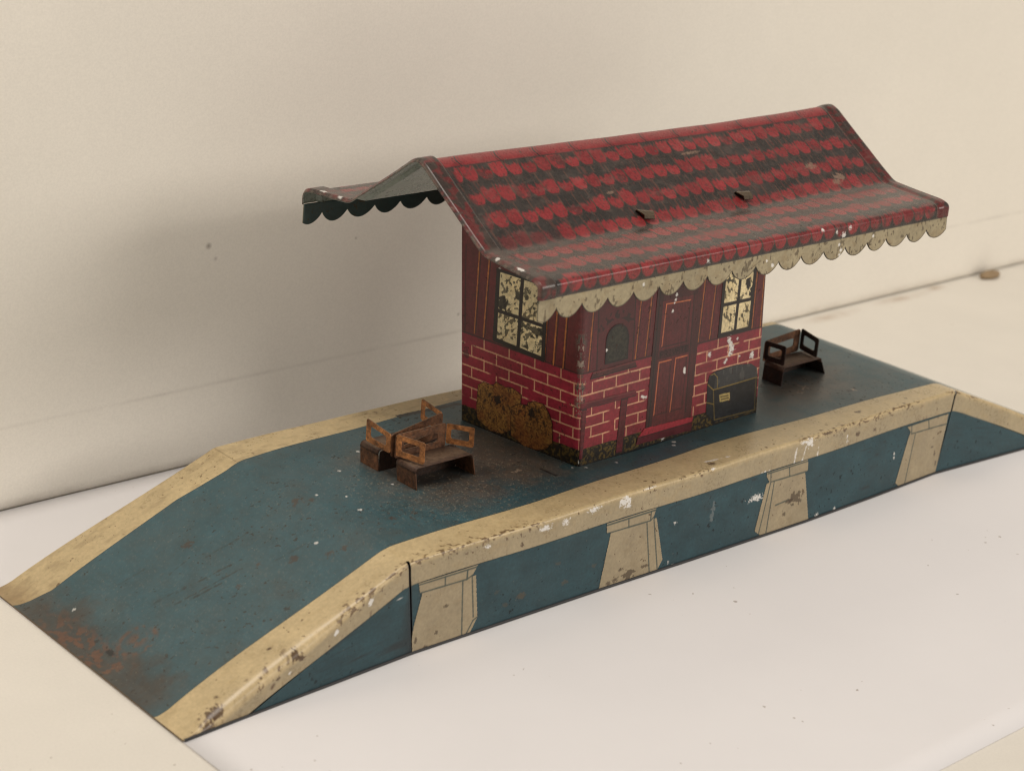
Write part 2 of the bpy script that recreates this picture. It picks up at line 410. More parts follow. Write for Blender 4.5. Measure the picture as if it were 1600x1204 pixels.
def front_edging(name, xa, xb, dx, ramp_side=False):
    """cream strip from the deck edge over the bend and down the front"""
    R_ = .12
    a = np.linspace(0, 1, 34); bnd = np.linspace(0, 1, 14); c = np.linspace(0, 1, 24)
    nx = int((xb(1.0 * H) - xa(1.0 * H)) / dx) if callable(xb) else 0
    s = np.linspace(0, 1, nx)
    t = np.concatenate([a * .5, .5 + .15 * bnd[1:], .65 + .35 * c[1:]])
    Sx, T = np.meshgrid(s, t, indexing='ij')
    x_top0, x_top1 = xa(H), xb(H)
    drop = np.where(T > .65, (T - .65) / .35 * .60 + R_, 0)
    zz = H - drop
    XA, XB = xa(zz), xb(zz)
    gap = np.where(T < .5, 0, G)
    XA = np.where(T < .5, xa(zz) if xa(H) < -7 else (X0 if xa(H) < 1 else X1), XA + (gap if xa(H) > -7 else 0))
    XB = np.where(T < .5, xb(zz) if xb(H) > 30 else (X0 if xb(H) < 1 else X1), XB - (gap if xb(H) < 30 else 0))
    X = XA + (XB - XA) * Sx
    Zt = prof(X)
    R_l = np.where(X < X0, .13 + .24 * sm(-.5, -4, X), R_) if ramp_side else np.full_like(X, R_)
    R_l = np.minimum(R_l, np.maximum(Zt - .02, .03))
    y0, y1 = yin(X), yfront(X)
    # down the side the sheet leans to the bottom line
    side_depth = np.clip(.80 - R_l, .02, None)
    th = np.clip((T - .5) / .15, 0, 1) * math.pi / 2
    yt = y1 + R_l
    Y = np.where(T <= .5, y0 + (yt - y0) * (T / .5), yt - R_l * np.sin(th))
    Z = np.where(T <= .5, Zt, Zt - R_l * (1 - np.cos(th)))
    k = np.clip((T - .65) / .35, 0, 1)
    Zside = Zt - R_l - side_depth * k
    lean = (ybottom(X) - y1) * np.clip((Zt - Zside) / np.maximum(Zt, .1), 0, 1)
    Z = np.where(T > .65, np.maximum(Zside, 0.045), Z)
    Y = Y + np.where(T > .5, lean, 0)
    al = np.where(T <= .5, -(1 - T / .5) * 1.0, np.where(T < .65, (T - .5) / .15 * .3, .3 + k * .6)) - .12
    p = Print(X, al, CREAM)
    p.mix(sm(.1, .3, al), CREAM_S)  # below the bend the front's shade is put into the cream
    heavy = [(-.2, 5.2, 1.0), (17.3, 24.5, .72), (26.0, 28, .7), (11.5, 12.8, .4)] if not ramp_side else [(-7.4, -6.5, .6), (-2.6, -.1, .72), (-5.6, -4.2, .4)]
    cream_wear(p, X, al, 50 + int(ramp_side) * 9, heavy)
    if ramp_side:
        # rubbed scratches low on the ramp's side
        w = sm(-6.2, -5.2, X) * sm(-.6, -1.4, X) * sm(.25, .45, al)
        p.mix(sm(.66, .78, vn(X * 8, al * 2.2, 71)) * sm(.4, .6, fbm(X * 1.5, al * 3, 72)) * w * .85, BROWN)
        for (x, y, r, s1) in ((-6.75, -.05, .09, 1.), (-6.55, -.0, .10, 2.0), (-6.95, .1, .07, 2.2), (-4.0, .08, .10, 1.5), (-3.8, .2, .09, 1), (-4.6, .3, .07, 1), (-6.3, -.3, .05, 1), (-4.4, -.5, .06, 1)):
            p.blob((x, y), r, BROWN * .8, .9, .9, s1, 1, 8)
        for (x, y, r) in ((-2.6, .35, .08), (-1.4, .3, .1), (-4.2, .45, .05)):
            p.blob((x, y), r, WHITE, .9, .8)
    else:
        for (x, y, r, s1) in ((5.35, .32, .07, 3), (6.2, .33, .08, 1.6), (7.4, .22, .07, 3.2), (8.75, .3, .14, 1.3), (8.95, .42, .08, 1), (9.9, .05, .04, 5), (17.9, .25, .13, 1.2), (17.6, .18, .05, 3), (15.5, .82, .06, 3), (15.75, .8, .05, 2), (20.0, .45, .04, 1), (20.0, .6, .04, 1), (3.0, .35, .05, 2), (12.9, .05, .05, 2)):
            p.blob((x, y), r, WHITE, .95, 1.5, s1, 1, 5)
        for (x0, y0, x1, y1_) in ((17.2, .3, 17.05, .95), (17.7, .35, 17.45, .9), (18.4, .5, 18.35, .85), (13.0, -.42, 14.1, -.3)):
            p.line((x0, y0), (x1, y1_), .045, WHITE, .8, .1)
        for (x, y, r, s1) in ((13.1, -.25, .09, 1.6), (21.3, -.55, .09, 2.0), (24.0, -.5, .05, 1.5), (18.9, .1, .09, 3), (4.4, .6, .08, .8), (20.6, .5, .07, 1.6), (21.6, .55, .06, 1.4)):
            p.blob((x, y), r, BROWN * .8, .8, .9, s1, 1, 5)
    p.mix(sm(.030, .0, np.abs(Sx - .0) * (XB - XA)) * (T > .5), INK * .5); p.mix(sm(.030, .0, np.abs(Sx - 1) * (XB - XA)) * (T > .5), INK * .5)
    p.mix(sm(.99, 1.0, T) * .7, lin(70, 70, 56))
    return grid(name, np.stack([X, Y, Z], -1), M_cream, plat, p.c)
G = .03
front_edging('edging', crackL, crackR, .034)
front_edging('edging', lambda z: XL + 0 * z, crackL, .032, True)
front_edging('edging', crackR, lambda z: XR + 0 * z, .06)

def back_edging(name, xa, xb, dx):
    xs = np.arange(xa, xb + dx * .5, dx); t = np.linspace(0, 1, 56)
    X, T = np.meshgrid(xs, t, indexing='ij')
    Zt = prof(X, .12); y0, y1 = ybin(X), yback(X)
    R_ = np.minimum(.13, Zt * .5)
    th = np.clip((T - .7) / .2, 0, 1) * math.pi / 2; k = np.clip((T - .9) / .1, 0, 1)
    Y = np.where(T <= .7, y0 + (y1 - R_ - y0) * T / .7, y1 - R_ + R_ * np.sin(th))
    Z = np.where(T <= .7, prof(X) * (1 - T / .7) + Zt * T / .7, Zt - R_ * (1 - np.cos(th)) - k * np.minimum(.65, np.maximum(Zt - R_ - .05, .0)))
    p = Print(X, Y, CREAM)
    cream_wear(p, X, (T - .8) * .2, 90)
    p.mix(sm(.45, .75, fbm(X * 2, Y * 5, 95, 4)) * .22, BROWN)
    p.mix(sm(-6.7, -7.6, X + .6 * (fbm(X * 2, Y * 3, 96) - .5)) * .55, lin(120, 92, 56))
    p.poly([(6.74, 8.93), (6.74, 9.16), (9.4, 8.94), (9.4, 8.70)], INK * .2)
    p.mix(sm(.03, .0, np.abs(X - X0)) * .25, BROWN)
    return grid(name, np.stack([X, Y, Z], -1), M_cream, plat, p.c, flip=False)
back_edging('edging', X0, X1, .045); back_edging('edging', XL, X0, .035); back_edging('edging', X1, XR, .1)

def sidewall(x, z):
    """a point of the front side, between the bend and the table"""
    zt = prof(x)
    f = np.clip((zt - z) / np.maximum(zt, .1), 0, 1)
    return np.stack([x, yfront(x) + (ybottom(x) - yfront(x)) * f, z], -1)

def side_panel(xa, xb, dx):
    s = np.linspace(0, 1, max(8, int((xb(H) - xa(H)) / dx))); t = np.linspace(0, 1, 70)
    Sx, T = np.meshgrid(s, t, indexing='ij')
    zt0 = H - .8
    zz = zt0 * (1 - T); X = xa(zz) + (xb(zz) - xa(zz)) * Sx
    Z = np.maximum(prof(X) - .78, .05) * (1 - T) + .05 * T
    X = xa(Z) + (xb(Z) - xa(Z)) * Sx
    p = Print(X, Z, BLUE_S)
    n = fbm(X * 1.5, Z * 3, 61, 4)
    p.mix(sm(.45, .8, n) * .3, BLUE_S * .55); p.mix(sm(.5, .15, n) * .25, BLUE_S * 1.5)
    st = vn(X * 2.2, Z * 14, 63)
    p.mix(sm(.86, .95, st) * sm(.4, .6, fbm(X * .8, Z * 2, 64)) * .6, INK)
    for (x, y, r, a) in ((4.53, .80, .13, .8), (6.35, .75, .11, .6), (3.9, .66, .09, .5), (6.0, 1.5, .08, .5), (7.6, 1.0, .08, .5), (3.5, 1.2, .08, .35)):
        p.blob((x, y), r, lin(82, 76, 64), a, .7, 1.3, .8)
    for (x, y, r, sx_) in ((15.2, 1.56, .10, 3.2), (16.9, .72, .08, 1.), (11.19, .07, .06, 1.2), (11.0, .25, .04, .7), (11.2, 1.6, .07, .8), (18.5, .15, .05, 1.6), (19.5, .12, .07, 1.), (22.9, 1.3, .04, .8), (22.9, 1.45, .04, .8), (-.3, 2.0, .05, .8), (-2.3, .85, .03, 1), (28.0, 1.6, .05, 1)):
        p.blob((x, y), r, WHITE * .9, .9, 1.4, sx_, 1, 9)
    p.line((13.05, 1.9), (12.95, 1.3), .12, lin(120, 125, 125), .5, .2)
    p.mix(sm(.05, .0, np.minimum(Sx, 1 - Sx) * (xb(Z) - xa(Z))) * .8 * (np.abs(X) < 3), INK)
    w = sm(-4.5, -3.0, X) * sm(.3, -.3, X)
    p.mix(sm(.84, .93, vn(X * 7, Z * 2.0, 75)) * w * .7, INK)
    P = sidewall(X, Z)
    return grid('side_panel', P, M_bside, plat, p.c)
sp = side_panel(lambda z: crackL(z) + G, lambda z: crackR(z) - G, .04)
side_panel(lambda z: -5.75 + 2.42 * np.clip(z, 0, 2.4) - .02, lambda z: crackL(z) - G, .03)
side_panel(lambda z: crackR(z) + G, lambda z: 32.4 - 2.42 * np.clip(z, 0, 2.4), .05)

def pier(x0, outline, lines, specks):
    """printed stone pier: a thin sheet lying on the front side"""
    xs_ = [q[0] for q in outline]
    us = np.arange(min(xs_) - .02, max(xs_) + .03, .022); vs = np.arange(.045, 2.37, .022)
    U, V = np.meshgrid(us, vs, indexing='ij')
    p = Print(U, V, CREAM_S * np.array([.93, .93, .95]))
    n = fbm(U * 3, V * 3, int(x0) + 5, 4)
    p.mix(sm(.5, .8, n) * .25, CREAM_S * np.array([.7, .62, .5]))
    for l in lines: p.lines(l, .055, lin(64, 74, 66), .9)
    for (x, y, r, sx_) in specks: p.blob((x, y), r, lin(70, 54, 36), .8, 1.0, sx_, 1, int(x0))
    keep = p.inside(outline)
    P = sidewall(U, V); P[..., 1] -= .012
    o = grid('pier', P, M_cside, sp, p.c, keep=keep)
    return o
B0 = .05
pier(0, [(.36, 2.36), (2.66, 2.36), (2.45, 2.03), (2.60, 2.03), (2.80, .56), (2.52, B0), (.33, B0), (.26, .62), (.30, .98), (.53, 2.0), (.44, 2.0)],
     [[(.4, 2.30), (2.62, 2.29)], [(.45, 2.02), (2.24, 1.98), (2.24, 2.26), (2.24, 1.98), (2.45, 2.06)], [(1.38, 2.3), (1.40, 2.02)], [(2.08, 1.97), (2.22, B0)], [(2.44, 2.02), (2.62, .62)], [(2.80, .58), (2.62, .5), (2.35, B0)]],
     [(1.5, 1.3, .05, 2), (1.2, .5, .06, 1), (.42, .45, .10, .5), (.8, .1, .08, 1)])
pier(8, [(7.98, 2.36), (10.25, 2.36), (10.14, 2.02), (10.3, 2.0), (10.73, .42), (10.48, B0), (7.87, B0), (8.2, 1.98), (8.03, 2.0)],
     [[(8.0, 2.29), (10.2, 2.29)], [(8.04, 2.0), (10.0, 1.97), (10.01, 2.27)], [(8.98, 2.29), (9.02, 1.98)], [(9.84, 1.95), (10.15, B0)], [(10.16, 1.98), (10.50, .15)], [(10.0, 1.97), (10.2, 2.1)]],
     [(9.2, .30, .17, 1.4), (8.6, .25, .08, 1.6), (9.9, .4, .06, 3), (8.8, .55, .05, 2), (8.3, .2, .07, 1.3)])
pier(16, [(15.64, 2.36), (17.84, 2.36), (17.86, 1.94), (17.72, 1.92), (18.05, B0), (15.57, B0), (15.18, .33), (15.66, 1.98), (15.80, 1.97), (15.64, 2.2)],
     [[(15.7, 2.31), (17.82, 2.30)], [(15.86, 2.3), (15.88, 1.97), (17.86, 1.93)], [(16.83, 2.3), (16.88, 1.95)], [(15.88, 1.96), (15.38, .1)], [(16.06, 1.93), (15.78, B0)], [(16.2, 1.05), (16.9, 1.1)]],
     [(17.25, 1.08, .20, 1.7), (16.7, .62, .07, 1.2), (16.9, 1.05, .07, 3)])
pier(24, [(23.55, 2.36), (26.16, 2.36), (26.10, 2.0), (25.68, B0), (23.36, B0), (23.10, .28), (23.72, 1.98), (23.80, 2.1)],
     [[(23.6, 2.36), (26.1, 2.36)], [(23.85, 2.34), (23.88, 2.02), (26.05, 1.95)], [(24.9, 2.35), (24.98, 2.0)], [(24.12, 1.96), (23.70, B0)]],
     [(25.5, .9, .10, .5), (25.3, 1.2, .04, 2), (25.62, .5, .1, .4)])

def bottom_rim(xa, xb):
    xs = np.arange(xa, xb, .2); a = np.linspace(-math.pi / 2, math.pi, 9)
    X, A = np.meshgrid(xs, a, indexing='ij')
    P = np.stack([X, ybottom(X) - .012 - .04 * np.cos(A), .085 + .045 * np.sin(A)], -1)
    return grid('bottom_rim', P, M_dark, plat)
bottom_rim(XL, XR)
def foot_lip():
    ys = np.linspace(-.27, 10.3, 60); t = np.array([0, .4, 1.0])
    Y, T = np.meshgrid(ys, t, indexing='ij')
    X = np.interp(Y, [-.3, 10.3], [XL, XL]) - .02 * T; Z = .075 - .035 * T
    C = np.empty(Y.shape + (3,)); C[:] = lin(92, 72, 46)
    grid('ramp_lip', np.stack([X, Y, Z], -1), M_blue, plat, C, flip=True)
foot_lip()
def rear_wall():
    xs = np.linspace(XL, XR, 120); t = np.linspace(0, 1, 6)
    X, T = np.meshgrid(xs, t, indexing='ij')
    Z = np.maximum(prof(X, .12) - .55, .04) * (1 - T) + .03 * T
    C = np.empty(X.shape + (3,)); C[:] = BLUE_S
    grid('side_panel', np.stack([X, yback(X) + .0 * T - .004, Z], -1), M_blue, plat, C, flip=True)
rear_wall()

# ------------------------------------------------------------------ the station house
house = prop(empty('station_house', (13.5, 5.2, 3.15)),
             'red tin station building with printed bricks, door and windows under a tiled roof', 'toy building')
FL = np.array([8.99, 2.46, 3.12]); FR = np.array([18.16, 2.71, 3.12]); BL = np.array([8.40, 7.72, 3.12]); BR = FR + BL - FL + np.array([.2, -.1, 0])
CORN = [FL, FR, BR, BL]; LEAN = np.array([-.085, 0., 1.]); TOP = 8.28
CEN = (FL + FR + BL + BR) / 4
YC, ZR, YB, ZB = 5.13, 13.25, 3.22, 11.22
def wall_point(i, U, W, off=0.0, r=.2):
    """wall i runs from corner i to corner i+1; U along it, W up it, corners rolled"""
    a, b = CORN[i], CORN[(i + 1) % 4]; pv, nx = CORN[(i - 1) % 4], CORN[(i + 2) % 4]
    L = np.linalg.norm(b - a); e = (b - a) / L
    ep = (a - pv) / np.linalg.norm(a - pv); en = (nx - b) / np.linalg.norm(nx - b)
    U = np.clip(U, 0, L)
    t0 = np.clip(.5 + .5 * U / r, 0, 1)[..., None]; t1 = np.clip(.5 * (1 - (L - U) / r), 0, .5)[..., None]
    Pm = a + e * U[..., None]
    A = a - ep * r; B = a + e * r
    Pa = (1 - t0) ** 2 * A + 2 * t0 * (1 - t0) * a + t0 ** 2 * B
    A2 = b - e * r; B2 = b + en * r
    tt = np.clip(.5 - .5 * (L - U) / r, 0, .5)[..., None]
    Pb = (1 - tt) ** 2 * A2 + 2 * tt * (1 - tt) * b + tt ** 2 * B2
    P = np.where((U < r)[..., None], Pa, np.where((U > L - r)[..., None], Pb, Pm))
    nrm = lambda v: np.array([v[1], -v[0], 0])
    n = nrm(e) * np.ones_like(P)
    n = np.where((U < r)[..., None], nrm(ep) * (1 - t0) + nrm(e) * t0, n)
    n = np.where((U > L - r)[..., None], nrm(e) * (1 - tt) + nrm(en) * tt, n)
    n = n / np.linalg.norm(n, axis=-1, keepdims=True)
    return P + LEAN * W[..., None] + n * off

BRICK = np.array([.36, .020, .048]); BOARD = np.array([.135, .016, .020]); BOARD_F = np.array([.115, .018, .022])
MORT = lin(226, 176, 140); GOLD = lin(190, 118, 52); FRAME = np.array([.018, .013, .012])
MORTW = [2.93, 2.53, 2.14, 1.76, 1.38, 1.0]

def wall_print(U, W, L, side):
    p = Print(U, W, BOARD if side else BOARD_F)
    grain = vn(U * 14, W * 1.2, 5)
    p.mix(sm(.35, .75, grain) * .35, p.c * .55)
    p.mix(sm(.45, .7, fbm(U * 12, W * 12, 6)) * .25, np.array([.20, .03, .03]))
    # brickwork
    top = 3.30
    br = (W < top)
    tone = fbm(U * 1.3, W * 2, 8, 3)
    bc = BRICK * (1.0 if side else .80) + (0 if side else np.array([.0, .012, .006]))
    p.mix(br, bc)
    row = np.zeros_like(U)
    for i, m in enumerate(MORTW): row = row + (W < m)
    bid = np.floor(U / 1.12 + .5 * (row % 2))
    tint = _h(bid + 50, row, 3)
    p.mix(br * (.15 + .35 * tint), bc * .62)
    p.mix(br * sm(.45, .8, fbm(U * 6, W * 6, 9, 3)) * .35, bc * .5)
    aa = .016
    for m in MORTW:
        d = np.abs(W - m + .012 * (vn(U * 3, W * 0 + m, 2) - .5))
        p.mix(np.clip((.025 - d) / aa + .5, 0, 1) * br * sm(.12, .3, vn(U * 2.5, W * 0 + m, 12)) * .9, MORT)
    off = (U / 1.12 + .5 * (row % 2)); dj = np.abs(off - np.round(off)) * 1.12
    p.mix(np.clip((.024 - dj) / aa + .5, 0, 1) * br * (W > .6) * .85 * (_h(np.round(off) + 9, row, 77) > .12), MORT)
    p.mix(np.clip((.03 - np.abs(W - top)) / aa + .5, 0, 1) * .8, FRAME)
    # earth strip along the foot
    gs = W < .64 + .03 * (vn(U * 3, W * 0, 4) - .5)
    g = fbm(U * 14, W * 14, 15, 3)
    p.mix(gs, lin(38, 30, 18)); p.mix(gs * sm(.5, .62, g) * .8, lin(104, 84, 36)); p.mix(gs * sm(.42, .3, g) * .8, lin(16, 12, 10))
    p.mix(sm(.12, .03, W), lin(14, 12, 12))
    return p

def make_wall(i, du, dw, side, top, paint=None):
    L = np.linalg.norm(CORN[(i + 1) % 4] - CORN[i])
    us = np.linspace(0, L, int(L / du)); t = np.linspace(0, 1, int(TOP / dw))
    U, T = np.meshgrid(us, t, indexing='ij')
    W = T * top(U, L)
    p = wall_print(U, W, L, side)
    if paint: paint(p, L)
    return grid('wall', wall_point(i, U, W), M_house, house, p.c, thick=.03, Cin=lin(120, 125, 118))
def flat_top(U, L): return np.full_like(U, TOP)
def gable_top(U, L):
    d = np.abs(U / L - .5) * 5.26
    return np.where(d > YB, TOP, TOP - .0 + 0 * d) + np.clip((2.63 - d) / 3.22 * 2.03, 0, None) * .97

def paint_front(p, L):
    for a, b in (((.56, 5.9), (.34, 3.36)), ((2.78, 5.9), (2.55, 3.36)), ((3.29, 5.9), (3.03, 3.36)), ((5.90, 5.9), (5.66, 3.36)), ((6.49, 5.9), (6.25, 3.36)), ((8.62, 5.9), (8.50, 3.36)), ((9.0, 5.9), (8.95, 3.34))):
        p.line(a, b, .038, GOLD * .85, .85, .03)
        p.line((a[0] + .06, a[1]), (b[0] + .06, b[1]), .03, FRAME, .8)
    # ticket window surround and its faded lettering
    p.poly([(.70, 3.25), (.70, 6.0), (2.5, 6.0), (2.45, 3.25)], np.array([.085, .018, .020]), .9)
    p.line((.74, 3.3), (.76, 5.9), .05, FRAME, .8); p.line((2.43, 3.3), (2.47, 5.9), .05, FRAME, .8)
    f = fbm(p.U * 9, p.V * 9, 21, 2)
    p.mix((np.abs(np.hypot(p.U - 1.62, (p.V - 3.95) * .85) - .95) < .12) * (p.V > 4.6) * sm(.5, .56, f) * .8, FRAME)
    for (x, y, r) in ((5.02, 2.47, .0), (7.31, 3.13, .10), (7.40, 2.95, .09), (7.46, 2.77, .13), (7.38, 2.62, .09), (7.22, 2.42, .06), (7.14, 2.33, .05), (6.3, 2.78, .07), (8.59, 2.38, .08), (8.60, 2.30, .09), (4.08, .2, .09), (7.75, 3.1, .05), (7.9, 2.42, .04)):
        if r: p.blob((x, y), r, WHITE, .95, 1.3)
    p.line((2.95, 1.93), (3.2, 1.84), .06, WHITE, .9, .12); p.line((3.05, 1.86), (3.2, 1.9), .04, WHITE, .9, .1)
    chipped(p, 0.02)
    p.mix(sm(.35, .0, p.U - 0) * .0, INK)
    p.blob((-.02, .2), .07, WHITE, .9, .6)

def chipped(p, u0):
    """bare metal along the seam at the corner"""
    f = fbm(p.U * 9, p.V * 5, 27, 4)
    d = np.abs(p.U - u0)
    w = sm(.30, .05, d) * (sm(1.6, 2.0, p.V) * sm(3.4, 3.0, p.V) + .9 * sm(3.2, 3.6, p.V) * sm(5.1, 4.3, p.V))
    p.mix(sm(.50, .60, f + .12 * w - .1) * w, lin(120, 112, 100))
    p.mix(sm(.60, .66, f) * w * .8, lin(30, 24, 22)); p.mix(sm(.36, .30, f) * w * .8, lin(170, 160, 145))

def paint_side(p, L):
    # U runs from the back corner to the front corner here
    s = L - p.U
    q = Print(s, p.V, 0); q.c = p.c
    for a, b in (((4.38, 6.6), (4.62, 3.40)), ((3.93, 6.6), (4.21, 3.38)), ((1.36, 6.2), (1.54, 3.3)), ((.96, 6.2), (1.15, 3.3)), ((.56, 6.2), (.74, 3.3))):
        q.line(a, b, .045, GOLD, .95, .03)
        q.line((a[0] - .07, a[1]), (b[0] - .07, b[1]), .035, FRAME, .8)
    chipped(q, 0.0)
    q.line((5.0, 6.4), (5.05, 3.3), .06, FRAME, .6)
    for (x, y, r) in ((4.75, 1.95, .0), (3.5, 5.9, .07), (1.62, 4.40, .10)):
        if r: q.blob((x, y), r, WHITE, .9, .7)
    q.blob((5.0, 2.55), .16, lin(60, 20, 26), .7, .6)
    p.c = q.c

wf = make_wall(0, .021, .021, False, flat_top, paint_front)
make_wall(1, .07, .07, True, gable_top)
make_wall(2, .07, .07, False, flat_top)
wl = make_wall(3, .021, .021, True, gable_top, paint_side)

def decal(name, i, outline, paint, base, parent, res=.018, off=.012, flip_u=None):
    """a printed detail with its own outline: a thin sheet lying on wall i"""
    xs_ = [q[0] for q in outline]; ys_ = [q[1] for q in outline]
    us = np.arange(min(xs_) - .01, max(xs_) + res, res); vs = np.arange(min(ys_) - .01, max(ys_) + res, res)
    U, W = np.meshgrid(us, vs, indexing='ij')
    p = Print(U, W, base)
    paint(p)
    keep = p.inside(outline)
    Uw = flip_u - U if flip_u else U
    return grid(name, wall_point(i, Uw, W, off), M_house, parent, p.c, keep=keep, flip=bool(flip_u))

PANE = lin(236, 218, 172)
def glass_paint(p, seed, quad, mull, trans, dirty):
    """pale printed panes with dark scribbles, crossed by black bars"""
    a = p.U * .8 + p.V; b_ = p.V * .8 - p.U
    n = fbm(p.U * 5 + p.V * 3.2, (p.V - p.U) * 1.5, seed, 4); f = fbm(p.U * 9 + p.V * 5, p.V * 7 - p.U * 3, seed + 5, 3)
    p.mix(sm(.40, .62, n) * .25, lin(190, 160, 96))
    p.mix(sm(.60 - dirty * .10, .64 - dirty * .10, n * .55 + f * .45) * .85, lin(58, 52, 38))
    p.mix(sm(.50, .56, f) * sm(.55 - .1 * dirty, .6 - .1 * dirty, fbm(p.U * 3, p.V * 3, seed + 9)) * .85, lin(60, 58, 46))
    p.lines(quad, .20, FRAME, 1, True)
    p.line(*mull, .15, FRAME); p.line(*trans, .13, FRAME)

def paint_win_front(p):
    glass_paint(p, 101, [(6.86, 5.9), (8.50, 5.9), (8.38, 3.36), (6.72, 3.38)], ((7.73, 5.9), (7.56, 3.36)), ((6.77, 4.49), (8.44, 4.46)), .15)
    p.blob((8.12, 5.08), .15, FRAME, 1, .5, .8, 1.5); p.blob((8.40, 4.72), .20, FRAME, 1, .6, .8, 1.2)
decal('window', 0, [(6.80, 5.9), (8.55, 5.9), (8.45, 3.30), (6.66, 3.32)], paint_win_front, PANE, wf)

def paint_win_side(p):
    glass_paint(p, 131, [(3.56, 5.95), (3.70, 3.42), (1.57, 3.34), (1.45, 5.95)], ((2.50, 5.95), (2.66, 3.40)), ((3.65, 4.49), (1.55, 4.51)), .55)
    p.blob((3.35, 4.85), .26, lin(30, 27, 20), .95, .7, .8, 1); p.blob((1.95, 4.25), .26, lin(30, 27, 20), .9, .7, 1.2, .6)
Lside = np.linalg.norm(BL - FL)
decal('window', 3, [(3.64, 5.95), (3.80, 3.36), (1.50, 3.26), (1.40, 5.95)], paint_win_side, lin(236, 220, 176), wl, flip_u=Lside)

DOORC = np.array([.105, .020, .022])
FONT = {'P': '1111010001111101000010000', 'R': '1111010001111101001010001', 'I': '0111000100001000010001110', 'V': '1000110001100010101000100',
        'A': '0111010001111111000110001', 'T': '1111100100001000010000100', 'E': '1111110000111101000011111'}
def letters(p, text, x, y, w, h, colour, a):
    cw = w / len(text)
    for k, ch in enumerate(text):
        lx = (p.U - x - k * cw) / (cw * .80) * 5; ly = (y + h - p.V) / h * 5
        ok = (lx >= 0) & (lx < 5) & (ly >= 0) & (ly < 5)
        g = np.array([int(c) for c in FONT[ch]]).reshape(5, 5)
        p.mix(ok * g[np.clip(ly, 0, 4).astype(int), np.clip(lx, 0, 4).astype(int)] * a, colour)
def paint_door(p):
    grain = vn(p.U * 20, p.V * 1.6, 15)
    p.mix(sm(.35, .75, grain) * .4, DOORC * .5)
    p.mix(sm(.45, .75, fbm(p.U * 10, p.V * 10, 16)) * .3, np.array([.17, .03, .03]))
    dk = np.array([.030, .014, .014])
    p.poly([(3.5, 6.0), (3.14, .60), (3.47, .60), (3.86, 6.0)], dk, .75)
    p.poly([(5.40, 6.0), (5.10, .60), (5.50, .60), (5.80, 6.0)], dk, .45)
    p.line((3.66, 6.0), (3.32, .6), .05, FRAME); p.line((5.33, 5.2), (5.18, .9), .05, FRAME, .8)
    p.poly([(3.6, 5.15), (3.62, 5.6), (5.6, 5.6), (5.5, 5.12)], dk, .6)
    p.lines([(3.82, 3.56), (3.96, 5.02), (5.16, 4.97)], .045, lin(196, 112, 74), .9)
    p.lines([(5.16, 4.93), (5.04, 3.5), (3.84, 3.52)], .05, FRAME, .7)
    p.poly([(3.66, 3.1), (3.70, 3.42), (5.22, 3.40), (5.2, 3.08)], dk, .7)
    letters(p, 'PRIVATE', 3.76, 3.14, 1.42, .22, lin(22, 12, 12), .9)
    p.lines([(3.57, 1.12), (3.72, 2.99), (4.32, 2.98)], .045, lin(196, 112, 74), .9)
    p.lines([(4.38, 1.08), (4.55, 2.99), (5.12, 2.98)], .045, lin(196, 112, 74), .9)
    p.lines([(4.32, 2.94), (4.2, 1.1), (3.6, 1.1)], .045, FRAME, .6); p.lines([(5.10, 2.94), (4.98, 1.08), (4.4, 1.08)], .045, FRAME, .6)
    p.blob((5.02, 2.47), .075, WHITE, .95, .6, .8, 1.3); p.blob((5.03, 2.38), .05, WHITE, .95, .6)
    p.blob((4.28, 4.72), .055, WHITE, .95, .7); p.blob((4.40, 5.10), .05, WHITE, .95, .7); p.blob((4.45, 5.28), .06, WHITE, .95, .7); p.blob((4.36, 5.0), .04, WHITE, .9, .7)
door = decal('door', 0, [(3.52, 5.95), (3.16, .64), (5.48, .64), (5.80, 5.95)], paint_door, DOORC, wf)
def paint_step(p):
    p.mix(sm(.4, .7, fbm(p.U * 7, p.V * 7, 18)) * .4, np.array([.12, .012, .02]))
    p.poly([(2.80, .46), (3.12, .78), (5.62, .66), (5.56, .44)], np.array([.36, .03, .045]))
    p.line((2.84, .45), (5.55, .43), .04, FRAME, .8)
decal('door_step', 0, [(2.80, .46), (3.12, .74), (5.60, .64), (5.54, .12), (2.72, .20)], paint_step, np.array([.10, .010, .016]), wf, off=.018)

def paint_ticket(p):
    f = fbm(p.U * 16, p.V * 16, 23, 3)
    p.mix(sm(.45, .65, f) * .5, lin(66, 64, 50)); p.mix(sm(.42, .3, f) * .5, lin(22, 24, 20))
    arch = [(1.14, 3.46), (1.16, 4.30)] + [(1.66 - .50 * math.cos(a), 4.24 + .46 * math.sin(a)) for a in np.linspace(.1, math.pi - .1, 10)] + [(2.17, 4.3), (2.16, 3.45)]
    p.lines(arch, .09, FRAME, .9, True)
    p.blob((1.15, 3.92), .06, WHITE, .95, .5)
decal('ticket_window', 0, [(1.10, 3.42), (1.12, 4.30)] + [(1.66 - .54 * math.cos(a), 4.24 + .50 * math.sin(a)) for a in np.linspace(.05, math.pi - .05, 14)] + [(2.21, 4.3), (2.20, 3.42)], paint_ticket, lin(44, 44, 36), wf)
def paint_sill(p):
    p.mix(sm(.4, .7, fbm(p.U * 8, p.V * 8, 25)) * .5, np.array([.03, .012, .012]))
    p.lines([(.58, 3.24), (2.52, 3.27)], .06, np.array([.17, .04, .04]), .8); p.lines([(.45, 3.05), (2.62, 3.07)], .06, FRAME, .9)
decal('window_sill', 0, [(.42, 3.03), (.56, 3.28), (2.54, 3.30), (2.66, 3.05)], paint_sill, np.array([.085, .022, .022]), wf)

